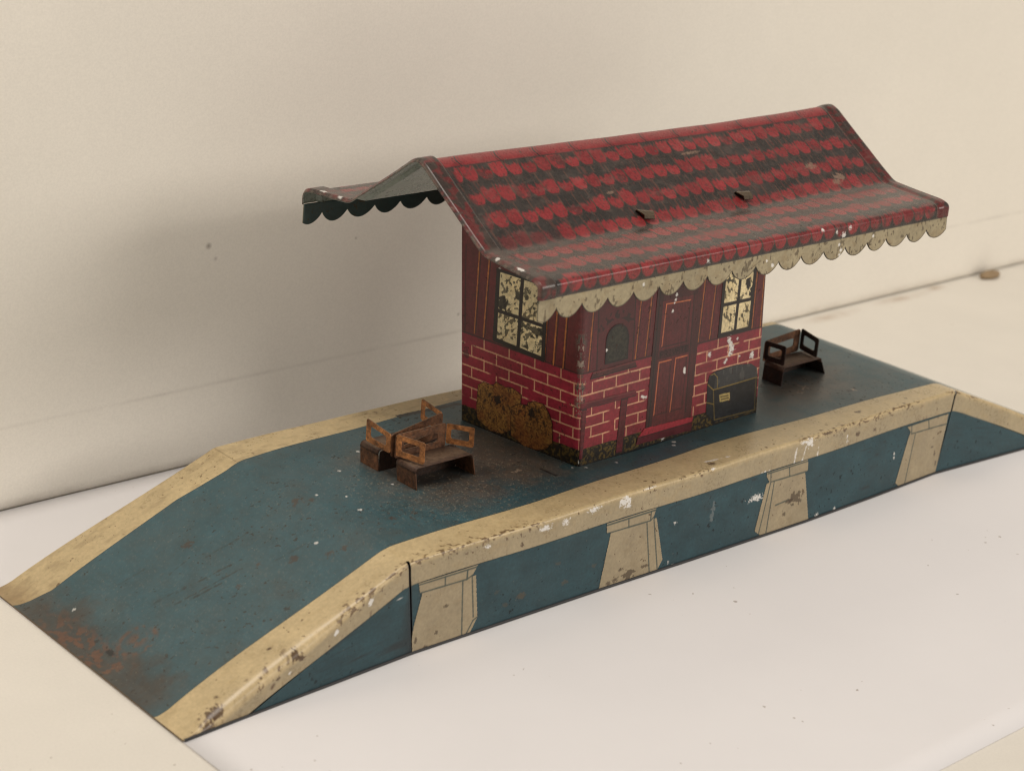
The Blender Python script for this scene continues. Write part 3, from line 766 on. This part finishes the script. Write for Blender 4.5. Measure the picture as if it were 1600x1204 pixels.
def paint_bench(p):
    p.mix(sm(.35, .75, vn(p.U * 2, p.V * 18, 28)) * .5, np.array([.05, .008, .010]))
    p.lines([(.04, 2.27), (2.62, 2.20)], .05, np.array([.20, .05, .05]), .6)
    p.lines([(.04, 2.04), (2.66, 2.02)], .06, FRAME, .8)
    for a, b in (((.32, 2.0), (.20, .4)), ((2.24, 2.0), (2.08, .1)), ((.10, 2.0), (.0, .4)), ((1.95, 2.0), (1.76, .1))): p.line(a, b, .04, FRAME, .7)
decal('painted_bench', 0, [(.03, 2.02), (.03, 2.30), (2.60, 2.25), (2.70, 2.10), (2.66, 2.00), (2.26, 2.01), (2.09, .10), (1.74, .13), (1.93, 2.02), (.33, 2.04), (.19, .30), (.03, .30), (.10, 2.02)],
      paint_bench, np.array([.13, .014, .022]), wf)

def paint_trunk(p):
    f = fbm(p.U * 10, p.V * 10, 35, 3)
    p.mix(sm(.4, .7, f) * .5, lin(44, 46, 50))
    lid = p.inside([(6.60, 1.43), (6.75, 2.06), (7.8, 2.12), (8.6, 2.0), (8.96, 1.78), (8.95, 1.42)])
    p.mix(lid * .8, lin(62, 64, 66)); p.mix(lid * sm(.6, .8, vn(p.U * 10, p.V * 3, 36)) * .6, lin(90, 90, 88))
    y = lin(176, 146, 62)
    p.lines([(6.28, 1.68), (6.60, 1.41), (8.93, 1.42)], .035, y, .6); p.lines([(6.60, 1.41), (6.74, .25), (8.96, .16)], .03, y, .45)
    p.line((8.90, 1.4), (8.92, .2), .03, y, .35); p.line((6.28, 1.0), (6.66, .86), .03, y, .6)
    p.lines([(6.42, 2.0), (6.60, 2.02), (6.78, 1.85), (6.80, 1.45)], .03, y, .6)
    p.poly([(6.92, 1.17), (7.49, 1.14), (7.53, .84), (6.98, .87)], lin(176, 156, 100)); p.line((7.02, 1.06), (7.42, 1.04), .05, lin(60, 50, 30), .8); p.line((7.06, .96), (7.44, .94), .05, lin(60, 50, 30), .8)
decal('painted_trunk', 0, [(6.26, .58), (6.26, 1.72), (6.34, 2.0), (6.55, 2.10), (7.2, 2.13), (7.80, 2.13), (8.58, 2.02), (8.92, 1.80), (9.0, 1.42), (8.99, .10), (6.74, .16)], paint_trunk, lin(26, 28, 32), wf)

def paint_sack(seed, cx):
    def f_(p):
        f = fbm(p.U * 19, p.V * 19, seed, 3); b_ = fbm(p.U * 2, p.V * 2, seed + 4, 2)
        p.mix(sm(.50, .60, f) * .5, lin(92, 62, 26)); p.mix(sm(.42, .34, f) * .5, lin(184, 136, 66)); p.mix(sm(.62, .68, f) * .6, lin(24, 18, 12))
        p.mix(sm(.5, .7, b_) * .35, lin(140, 70, 30))
        for k in range(5): p.line((cx + .16 * (k - 2), 1.5), (cx + .30 * (k - 2) + .05, 1.05), .05, lin(24, 16, 12), .7, .2)
        p.blob((cx + .05, 1.3), .17, lin(26, 18, 14), .9, .9)
    return f_
S1 = [(4.44, 1.60), (4.2, 1.78), (3.75, 1.80), (3.62, 1.97), (3.2, 1.90), (2.9, 1.98), (2.46, 1.84), (2.49, 1.43), (2.80, 1.20), (2.92, .40), (3.3, .12), (3.88, .06), (4.48, .30), (4.52, .8)]
S2 = [(2.95, 1.25), (2.6, 1.5), (2.25, 1.55), (2.18, 1.68), (1.9, 1.80), (1.48, 1.82), (1.24, 1.55), (1.10, 1.25), (1.08, .55), (1.3, .25), (1.7, .05), (2.33, .0), (2.94, .22)]
def outlined(fn, pts):
    def f_(p):
        fn(p); p.lines(pts, .07, lin(24, 14, 12), .9, True, .05)
    return f_
decal('painted_sack', 3, S1, outlined(paint_sack(141, 3.5), S1), lin(150, 106, 54), wl, flip_u=Lside)
decal('painted_sack', 3, S2, outlined(paint_sack(161, 2.0), S2), lin(150, 102, 52), wl, flip_u=Lside, off=.02)

# ------------------------------------------------------------------ the roof
RX0, RX1 = 3.66, 23.17
def roof_profile(half):
    """half profile (distance from the ridge line in y, height), from ridge to below the rolled eave"""
    pts = [(0, ZR + .10), (YB, ZB), (5.34, 11.05), (5.62, 10.96), (5.63, 10.56)]
    fil = [.30, .22, .14, .14]
    out = []
    def add(a, b, n):
        for t in np.linspace(0, 1, n, endpoint=False): out.append((a[0] + (b[0] - a[0]) * t, a[1] + (b[1] - a[1]) * t))
    P = [np.array(q, float) for q in pts]
    start = P[0] + np.array([0, -.11])
    # rounded ridge: horizontal tangent at the top
    d0 = (P[1] - P[0]) / np.linalg.norm(P[1] - P[0])
    A, C_, B = np.array([0, ZR - .0]), np.array([.12, ZR - .0]), P[0] + d0 * .42
    for t in np.linspace(0, 1, 12, endpoint=False): out.append(tuple((1 - t) ** 2 * A + 2 * t * (1 - t) * C_ + t * t * B))
    cur = B
    for k in (1, 2, 3):
        di = (P[k] - P[k - 1]) / np.linalg.norm(P[k] - P[k - 1]); do = (P[k + 1] - P[k]) / np.linalg.norm(P[k + 1] - P[k])
        f = min(fil[k], .48 * np.linalg.norm(P[k + 1] - P[k]), .48 * np.linalg.norm(P[k] - P[k - 1]))
        a_, b_ = P[k] - di * f, P[k] + do * f
        add(cur, a_, max(2, int(np.linalg.norm(a_ - cur) / .05)))
        for t in np.linspace(0, 1, 10, endpoint=False): out.append(tuple((1 - t) ** 2 * a_ + 2 * t * (1 - t) * P[k] + t * t * b_))
        cur = b_
    add(cur, P[4], 6); out.append(tuple(P[4]))
    o = np.array(out)
    s = np.concatenate([[0], np.cumsum(np.linalg.norm(np.diff(o, axis=0), axis=1))])
    n = int(s[-1] / half)
    ss = np.linspace(0, s[-1], n)
    return ss, np.interp(ss, s, o[:, 0]), np.interp(ss, s, o[:, 1])
TIPS = [1.12, 2.04, 2.97, 3.86, 4.70, 5.62, 6.42]
RED = np.array([.225, .025, .028]); TAR = np.array([.028, .024, .022])
def roof_print(X, Sd):
    p = Print(X, Sd, TAR)
    n = fbm(X * 3, Sd * 3, 201, 4); fine = fbm(X * 22, Sd * 9, 203, 3)
    p.mix(sm(.5, .75, n) * .25, lin(58, 50, 46)); p.mix(sm(.6, .75, vn(X * 30, Sd * 30, 207)) * .25, lin(70, 60, 54))
    pitch = .605
    for r, tip in enumerate(TIPS[:-1] + [float(np.abs(Sd).max()) - .03]):
        prev = TIPS[r - 1] if r else .45
        xo = X / pitch + .5 * (r % 2) + .06 * (vn(X * .6, X * 0 + r, 5) - .5)
        k = np.floor(xo); lx = (xo - k - .5) * 2                      # -1..1 within a tile
        arc = tip - .23 * np.clip(np.abs(lx) / .92, 0, 1.1) ** 3.4              # rounded lower end
        hgt = _h(k + 11, k * 0 + r, 31); hgt2 = _h(k + 5, k * 0 + r, 37)
        up = tip - (.40 + .26 * hgt) - .15 * (vn(X * 14, Sd * 2.0, 300 + r) - .5) - .14 * (vn(X * 36, Sd * 1.0, 320 + r) - .5) - .06 * (vn(X * 6, Sd * 3, 340 + r) - .5)
        body = (Sd < arc - .035) & (Sd > prev - .05) & (np.abs(lx) < .91)
        if r >= 4: up = up - .02
        # brushed red, ragged at its upper end
        m = body * sm(-.06, .05, Sd - up)
        worn = sm(.48, .60, fbm(X * 7, Sd * 7, 400 + r, 3)) * (hgt2 > .84) * .7
        m = m * (1 - .85 * worn)
        if r == 3: m = m * (1 - .55 * sm(7.1, 6.7, X)) * (1 - .9 * sm(.3, .1, np.abs(X - 6.75)))
        m = m * sm(RX0 + .85, RX0 + 1.0, X + .12 * (fine - .5)) * sm(RX1 - .55, RX1 - .9, X)
        tone = .78 + .35 * _h(k + 3, k * 0 + r, 91)
        p.c = p.c * (1 - m[..., None]) + (RED * 1.0)[None, None, :] * tone[..., None] * m[..., None]
        p.mix(m * sm(.60, .74, fbm(X * 16, Sd * 10, 600 + r, 3)) * .5, TAR * 1.3)
        # thin pale outline of each scallop and the dark gap below
        ol = np.clip((.014 - np.abs(Sd - arc)) / .014 + .5, 0, 1) * (np.abs(lx) < .97)
        p.mix(ol * .30, lin(120, 70, 60))
        gl = np.clip((.014 - np.abs(np.abs(lx) - .97) * pitch / 2) / .014 + .5, 0, 1) * (Sd < arc + .05) * (Sd > prev - .02)
        p.mix(gl * .75 * sm(.2, .5, vn(X * 3, Sd * 6, 55)), lin(120, 84, 70) * .6)
        st = sm(.72, .85, vn(X * 24, Sd * 1.6, 500 + r)) * (Sd > prev) * (Sd < arc - .2)
        p.mix(st * .35, lin(110, 60, 52))
    # ridge caps
    cap = Sd < .50 + .02 * (vn(X * 5, Sd * 0, 3) - .5)
    p.mix(cap, RED * .92); p.mix(cap * sm(.42, .50, Sd) , TAR)
    j = (X - 3.5 + .10 * np.sin(np.clip(Sd / .5, 0, 1) * math.pi)) / 1.6
    dj = np.abs(j - np.round(j)) * 1.6
    p.mix(cap * np.clip((.03 - dj) / .015 + .5, 0, 1), TAR); p.mix(cap * np.clip((.014 - np.abs(dj - .12)) / .015 + .5, 0, 1) * .8, TAR)
    # tin hem at the gable ends
    for xe, sg in ((RX0, 1), (RX1, -1)):
        d = (X - xe) * sg
        hem = d < .72
        p.mix(hem * sm(.74, .68, d), lin(54, 44, 40))
        p.mix(hem * sm(.46, .60, fbm(X * 5, Sd * 5, 211 + sg, 4)) * .8, RED * .55)
        p.mix(np.clip((.035 - np.abs(d - .72)) / .02 + .5, 0, 1) * .9, TAR * .7); p.mix(np.clip((.012 - np.abs(d - .66)) / .02 + .5, 0, 1) * .5, lin(130, 116, 104))
        p.mix(np.clip((.02 - np.abs(d - .36)) / .02 + .5, 0, 1) * .3, lin(120, 104, 92) * .6)
        if sg > 0: p.mix(sm(.12, .0, d) * sm(.5, .6, fbm(X * 3, Sd * 8, 215)) * .5, lin(120, 106, 92))
    # grey sheen of the flare put into the colour, then rubbed patches
    p.mix(sm(3.4, 3.95, Sd) * sm(5.9, 5.0, Sd) * (.0 + .22 * fbm(X * 1.6, Sd * 3, 221, 4)), lin(104, 88, 80))
    p.mix(sm(.55, .75, fbm(X * 2.2, Sd * 5, 223, 5)) * .14, lin(112, 96, 88))
    for (x, y, r, sx_) in ((19.6, 2.55, .12, 2), (20.6, 3.2, .16, 1.6), (20.3, 3.4, .1, 2), (10.0, 2.3, .05, 3), (14.6, 1.2, .06, 6)):
        p.blob((x, y), r, lin(132, 108, 92), .75, 1.0, sx_, 1, 6)
    for (x, y, r) in ((10.8, 6.45, .05), (17.0, 6.35, .06), (17.4, 6.5, .08), (17.7, 6.3, .05), (16.3, 6.2, .05)):
        p.blob((x, y), r, WHITE * .9, .9, 1.5, 1.2, 1)
    p.blob((RX0 + .15, 5.3), .09, WHITE, .9, .5, .7, 1.8); p.blob((RX0 + .1, 4.35), .07, WHITE * .9, .9, .5)
    return p

def make_roof():
    ss, yy, zz = roof_profile(.024); sb, yb, zb = roof_profile(.09)
    Sg = np.concatenate([-sb[:0:-1], ss]); Y = np.concatenate([YC + yb[:0:-1], YC - yy]); Z = np.concatenate([zb[:0:-1], zz])
    xs = np.linspace(RX0, RX1, 830)
    X, Q = np.meshgrid(xs, Sg, indexing='ij')
    P = np.stack([X, np.broadcast_to(Y, X.shape), np.broadcast_to(Z, X.shape)], -1).copy()
    # normal in the profile plane
    ny = np.gradient(Z); nz = -np.gradient(Y); l = np.hypot(ny, nz); ny, nz = -ny / l * -1, nz / l
    ny = -np.abs(ny) * np.sign(Sg) * 1.0; nz = np.abs(nz)
    d0, d1 = X - RX0, RX1 - X
    hem = .10 * sm(.75, .60, d0) * sm(-.02, .12, d0) + .05 * sm(.6, .35, d1) * sm(-.02, .12, d1)
    up = hem + .05 * (fbm(X * .35, Q * .5, 9, 2) - .5)
    P[..., 1] += ny * up; P[..., 2] += nz * up
    P[..., 2] += .04 * np.sin(X * .33) * np.exp(-(Q / 1.2) ** 2)
    p = roof_print(X, np.abs(Q))
    r = grid('roof', P, M_roof, house, p.c, thick=.045, Cin=lin(128, 136, 128), flip=True)
    return r, (X, Q)
roof, _ = make_roof()

def make_valance(front):
    pitch = 1.105; x0 = RX0 + .06; x1 = RX1 - .02
    dx = .024 if front else .05
    xs = np.arange(x0, x1, dx); t = np.linspace(0, 1, 36 if front else 14)
    X, T = np.meshgrid(xs, t, indexing='ij')
    if front: cuts = np.array([3.52, 4.44, 5.46, 6.5, 7.59, 8.7, 9.75, 10.83, 11.96, 13.09, 14.2, 15.31, 16.44, 17.54, 18.7, 19.74, 20.89, 21.99, 23.25])
    else: cuts = np.concatenate([[3.5, 4.47, 5.51, 6.66, 7.75, 8.9], 8.9 + 1.1 * np.arange(1, 15)])
    ki = np.clip(np.searchsorted(cuts, X) - 1, 0, len(cuts) - 2)
    lx = ((X - cuts[ki]) / (cuts[ki + 1] - cuts[ki]) - .5) * 2
    sk = lx + .10 * (1 - lx ** 2)
    notch = 10.22; drop = .36
    bot = notch - drop * np.clip(1 - np.abs(sk) ** 2.1, 0, 1) ** .85 + .02 * (vn(X * .9, X * 0, 4) - .5)
    Z = 10.565 + (bot - 10.565) * T
    y0 = 5.63 + .06 * (10.56 - Z) + (.05 * (fbm(X * .4, Z, 8) - .5))
    Y = YC - y0 if front else YC + y0
    p = Print(X, Z, np.array([.35, .295, .185]))
    if front:
        n = fbm(X * 4, Z * 4, 251, 4)
        p.mix(sm(.5, .75, n) * .35, lin(134, 112, 76)); p.mix(sm(.66, .72, fbm(X * 9, Z * 6, 253, 3)) * .7, lin(70, 56, 36))
        edge = (Z - bot)
        p.mix(sm(.05, .01, edge) * .75, lin(50, 46, 34))
        p.mix(sm(10.515, 10.545, Z) * .9, TAR); p.mix(sm(.03, .0, np.abs(X - (RX1 - .05))) * .6, TAR)
        for (x, y, r) in ((17.2, 10.35, .05), (17.3, 10.15, .06), (17.25, 10.0, .05), (19.0, 10.4, .05), (13.9, 10.12, .06), (8.0, 10.38, .05), (13.6, 10.3, .04)): p.blob((x, y), r, WHITE, .9, .8)
        p.line((8.3, 10.5), (8.25, 10.25), .03, lin(70, 56, 36), .6); p.line((12.7, 10.1), (13.3, 10.35), .04, lin(70, 56, 36), .5, .1)
    P = np.stack([X, Y, Z], -1)
    return grid('valance', P, M_valance, roof, p.c, thick=.045, Cin=np.array([.030, .058, .056]), flip=front)
make_valance(True); make_valance(False)

def tab(x, s, turn):
    """a tongue of tin pushed through a slot in the roof and bent over"""
    k = s / 3.81
    y = YC - YB * k; z = ZR + .08 + (ZB - ZR) * k
    d = np.array([0, -YB, ZB - ZR]) / 3.81; n = np.array([0, -d[2] * -1, YB / 3.81]); n = np.array([0, (ZB - ZR) / 3.81, YB / 3.81])
    e = np.array([1., 0, 0]); c_, s_ = math.cos(turn), math.sin(turn)
    e, f = e * c_ + d * s_, d * c_ - e * s_
    o = np.array([x, y, z]) + n * .03
    V, F = [], []
    prof_ = [(-.03, -.04), (.0, .04), (.08, .07), (.26, .09), (.36, .04)]
    for (a, h) in prof_:
        for w in (-.30 + .15 * (a > .2), .30 - .06 * (a > .2)):
            for t in (0, .035): V.append(o + f * a + e * w + n * (h + t - .05))
    for k_ in range(len(prof_) - 1):
        b0, b1 = 4 * k_, 4 * k_ + 4
        F += [(b0 + 1, b1 + 1, b1 + 3, b0 + 3), (b0, b0 + 2, b1 + 2, b1), (b0, b1, b1 + 1, b0 + 1), (b0 + 2, b0 + 3, b1 + 3, b1 + 2)]
    e_ = 4 * (len(prof_) - 1); F += [(e_, e_ + 2, e_ + 3, e_ + 1), (0, 1, 3, 2)]
    poly_mesh('roof_tab', V, F, M_roof, roof, lin(70, 56, 38), False)
tab(10.75, 3.30, .25); tab(15.45, 3.22, .1)

# ------------------------------------------------------------------ the tin benches
def plate(name, quad, hole, mat, parent, colour, t=.035):
    """flat tin plate through four corners; hole = (u0,u1,v0,v1) as fractions, rounded"""
    A, B, C_, D = [np.array(q, float) for q in quad]          # A-B bottom, D-C top
    def at(u, v): return (A * (1 - u) + B * u) * (1 - v) + (D * (1 - u) + C_ * u) * v
    n = np.cross(B - A, D - A); n /= np.linalg.norm(n)
    def rr(u0, u1, v0, v1, ru, rv):
        o = []
        for (cu, cv, a0) in ((u1 - ru, v0 + rv, -90), (u1 - ru, v1 - rv, 0), (u0 + ru, v1 - rv, 90), (u0 + ru, v0 + rv, 180)):
            for a in np.linspace(a0, a0 + 90, 5): o.append((cu + ru * math.cos(math.radians(a)), cv + rv * math.sin(math.radians(a))))
        return o
    outer = rr(0, 1, 0, 1, .07, .10)
    V, F = [], []
    N = len(outer)
    for off in (0, -t):
        for (u, v) in outer: V.append(at(u, v) + n * off)
    if hole:
        inner = rr(*hole, .07, .10)
        for off in (0, -t):
            for (u, v) in inner: V.append(at(u, v) + n * off)
        for k in range(N):
            j = (k + 1) % N
            F += [(k, j, 2 * N + j, 2 * N + k), (N + j, N + k, 3 * N + k, 3 * N + j), (k, N + k, N + j, j), (2 * N + k, 2 * N + j, 3 * N + j, 3 * N + k)]
    else:
        F += [tuple(range(N)), tuple(range(2 * N - 1, N - 1, -1))]
        for k in range(N):
            j = (k + 1) % N
            F.append((k, N + k, N + j, j))
    return poly_mesh(name, V, F, mat, parent, colour)

def seat_strip(x0, x1, yf, yb, z, parent, colour):
    """bent seat: a strip whose ends roll over into the legs"""
    r = .12; t = .035
    xs = [x0 - .02] + [x0 + r - r * math.cos(a) for a in np.linspace(.1, math.pi / 2, 5)] + list(np.linspace(x0 + r, x1 - r, 8)[1:-1]) + [x1 - r + r * math.sin(a) for a in np.linspace(0, math.pi / 2 - .1, 5)] + [x1 + .02]
    zs = [z - r - .05] + [z - r + r * math.sin(a) for a in np.linspace(.1, math.pi / 2, 5)] + [z] * 6 + [z - r + r * math.cos(a) for a in np.linspace(0, math.pi / 2 - .1, 5)] + [z - r - .05]
    X = np.array(xs)[:, None] * np.ones(2); Z = np.array(zs)[:, None] * np.ones(2); Y = np.array([[yf, yb]]) * np.ones((len(xs), 1))
    C = np.empty(X.shape + (3,)); C[:] = colour
    return grid('seat', np.stack([X, Y, Z], -1), M_rust, parent, C, thick=t, smooth=True)

def tin_bench(label, legs, seat, back, arms, cols):
    lx0, lx1, yf, yb = legs
    root = empty('tin_bench', ((lx0 + lx1) / 2, (yf + yb) / 2, H))
    prop(root, label, 'toy bench', 'rusty tin benches on the platform')
    cs, cl, ca, cb = cols
    sx0, sx1, zs = seat
    seat_strip(sx0, sx1, yf, yb, H + zs, root, cs)
    for (xa, xs_) in ((lx0, sx0), (lx1, sx1)):
        plate('leg', [(xa, yb, H - .03), (xa, yf, H - .03), (xs_, yf, H + zs - .16), (xs_, yb, H + zs - .16)], None, M_rust, root, cl)
    b0, b1, z0, z1 = back
    B0_, B1_ = np.array(b0, float), np.array(b1, float)
    up = np.array([0, 0, 1.])
    plate('backrest', [(*B0_, H + z0[0]), (*B1_, H + z0[1]), (*B1_, H + z1[1]), (*B0_, H + z1[0])], (.16, .84, .30, .68), M_rust, root, cb)
    yr = yb if yb < 5.5 else yf
    plate('shade_panel', [(lx0 + .02, yr - .03, H - .06), (lx1 - .02, yr - .03, H - .06), (lx1 - .04, yr - .03, H + zs - .04), (lx0 + .04, yr - .03, H + zs - .04)], None, M_rust, root, RUST_D * .25)  # added plate, blocks light so the space under the seat goes dark
    for (p0, p1, za, zb_) in arms:
        plate('armrest', [(*p0, H + za[0]), (*p1, H + za[1]), (*p1, H + zb_[1]), (*p0, H + zb_[0])], (.17, .83, .27, .76), M_rust, root, ca)
    return root
RUST_O = np.array([.52, .21, .065]); RUST_B = np.array([.19, .082, .036]); RUST_D = np.array([.085, .042, .024])
tin_bench('rusty tin bench in front of the sacks, seat facing the near platform edge', (3.33, 5.72, 3.82, 4.78), (3.24, 5.58, .76),
          ((3.25, 4.86), (5.22, 4.78), (.70, .72), (1.52, 1.56)),
          [((3.25, 4.84), (3.52, 3.78), (.84, .84), (1.56, 1.56)), ((5.22, 4.76), (5.72, 3.98), (.86, .86), (1.54, 1.54))], (RUST_D, RUST_B, RUST_O, RUST_B))
tin_bench('rusty tin bench back to back behind another, facing the far platform edge', (3.24, 5.75, 5.66, 6.56), (3.20, 5.7, .74),
          ((3.21, 5.00), (5.74, 5.56), (.70, .72), (1.50, 1.54)),
          [((3.19, 5.02), (3.12, 6.16), (.86, .92), (1.50, 1.68)), ((5.72, 5.58), (5.82, 6.72), (.86, .90), (1.54, 1.62))], (RUST_D, RUST_B, RUST_O, RUST_B))
tin_bench('tin bench with shade-darkened legs and arms on the deck beyond the house, half hidden by the brick wall', (20.85, 23.42, 3.97, 4.9), (20.88, 23.1, .76),
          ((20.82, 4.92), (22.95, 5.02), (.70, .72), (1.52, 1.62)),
          [((20.80, 4.90), (20.93, 4.02), (.82, .80), (1.56, 1.56)), ((22.97, 5.0), (22.78, 4.0), (.82, .80), (1.64, 1.54))], (RUST_D * 1.2, RUST_D * .12, RUST_D * .14, RUST_B))  # legs and arms near black: shade of the house put into their colour

# ------------------------------------------------------------------ light
w = bpy.data.worlds.new('World'); sc.world = w; w.use_nodes = True
bg = w.node_tree.nodes['Background']; bg.inputs[0].default_value = (1.0, .92, .84, 1); bg.inputs[1].default_value = .30
def area(name, loc, target, sx, sy, power, colour, spread=180):
    l = bpy.data.lights.new(name, 'AREA'); l.shape = 'RECTANGLE'; l.size = sx * S; l.size_y = sy * S; l.energy = power; l.color = colour
    l.spread = math.radians(spread)
    o = bpy.data.objects.new(name, l); col.objects.link(o)
    o.location = np.array(loc) * S
    d = np.array(target, float) - np.array(loc, float)
    from mathutils import Vector
    o.rotation_euler = Vector(d).to_track_quat('-Z', 'Y').to_euler()
    return o
WARM = (1.0, .925, .835)
area('window_light', (98, -155, 72), (13, 6, 8), 115, 40, 13.8, WARM)
area('ceiling_light', (-25, -25, 150), (8, 5, 3), 90, 60, 14.5, WARM)

# ------------------------------------------------------------------ camera
from mathutils import Matrix
cp = np.array([-32.0693, -37.5214, 26.99759]); yaw, pitch, roll, f = .757683439, -.354549474, .0796208589, 2979.1828
d = np.array([math.sin(yaw) * math.cos(pitch), math.cos(yaw) * math.cos(pitch), math.sin(pitch)])
r = np.array([math.cos(yaw), -math.sin(yaw), 0]); u = np.cross(r, d)
r, u = math.cos(roll) * r + math.sin(roll) * u, -math.sin(roll) * r + math.cos(roll) * u
cam = bpy.data.cameras.new('Camera'); co = bpy.data.objects.new('Camera', cam); col.objects.link(co)
M = Matrix.Identity(4)
for i in range(3):
    M[i][0], M[i][1], M[i][2], M[i][3] = r[i], u[i], -d[i], cp[i] * S
co.matrix_world = M
cam.sensor_fit = 'HORIZONTAL'; cam.sensor_width = 36; cam.lens = f * 36 / 1600
cam.clip_start = .02; cam.clip_end = 20
cam.dof.use_dof = True; cam.dof.focus_distance = .615; cam.dof.aperture_fstop = 20
sc.camera = co

sc.view_settings.view_transform = 'Standard'; sc.view_settings.look = 'None'; sc.view_settings.exposure = 0.0; sc.view_settings.gamma = 1
sc.render.engine = 'CYCLES'
sc.cycles.use_denoising = True; sc.cycles.filter_width = 1.15; sc.cycles.max_bounces = 6; sc.cycles.sample_clamp_indirect = 6
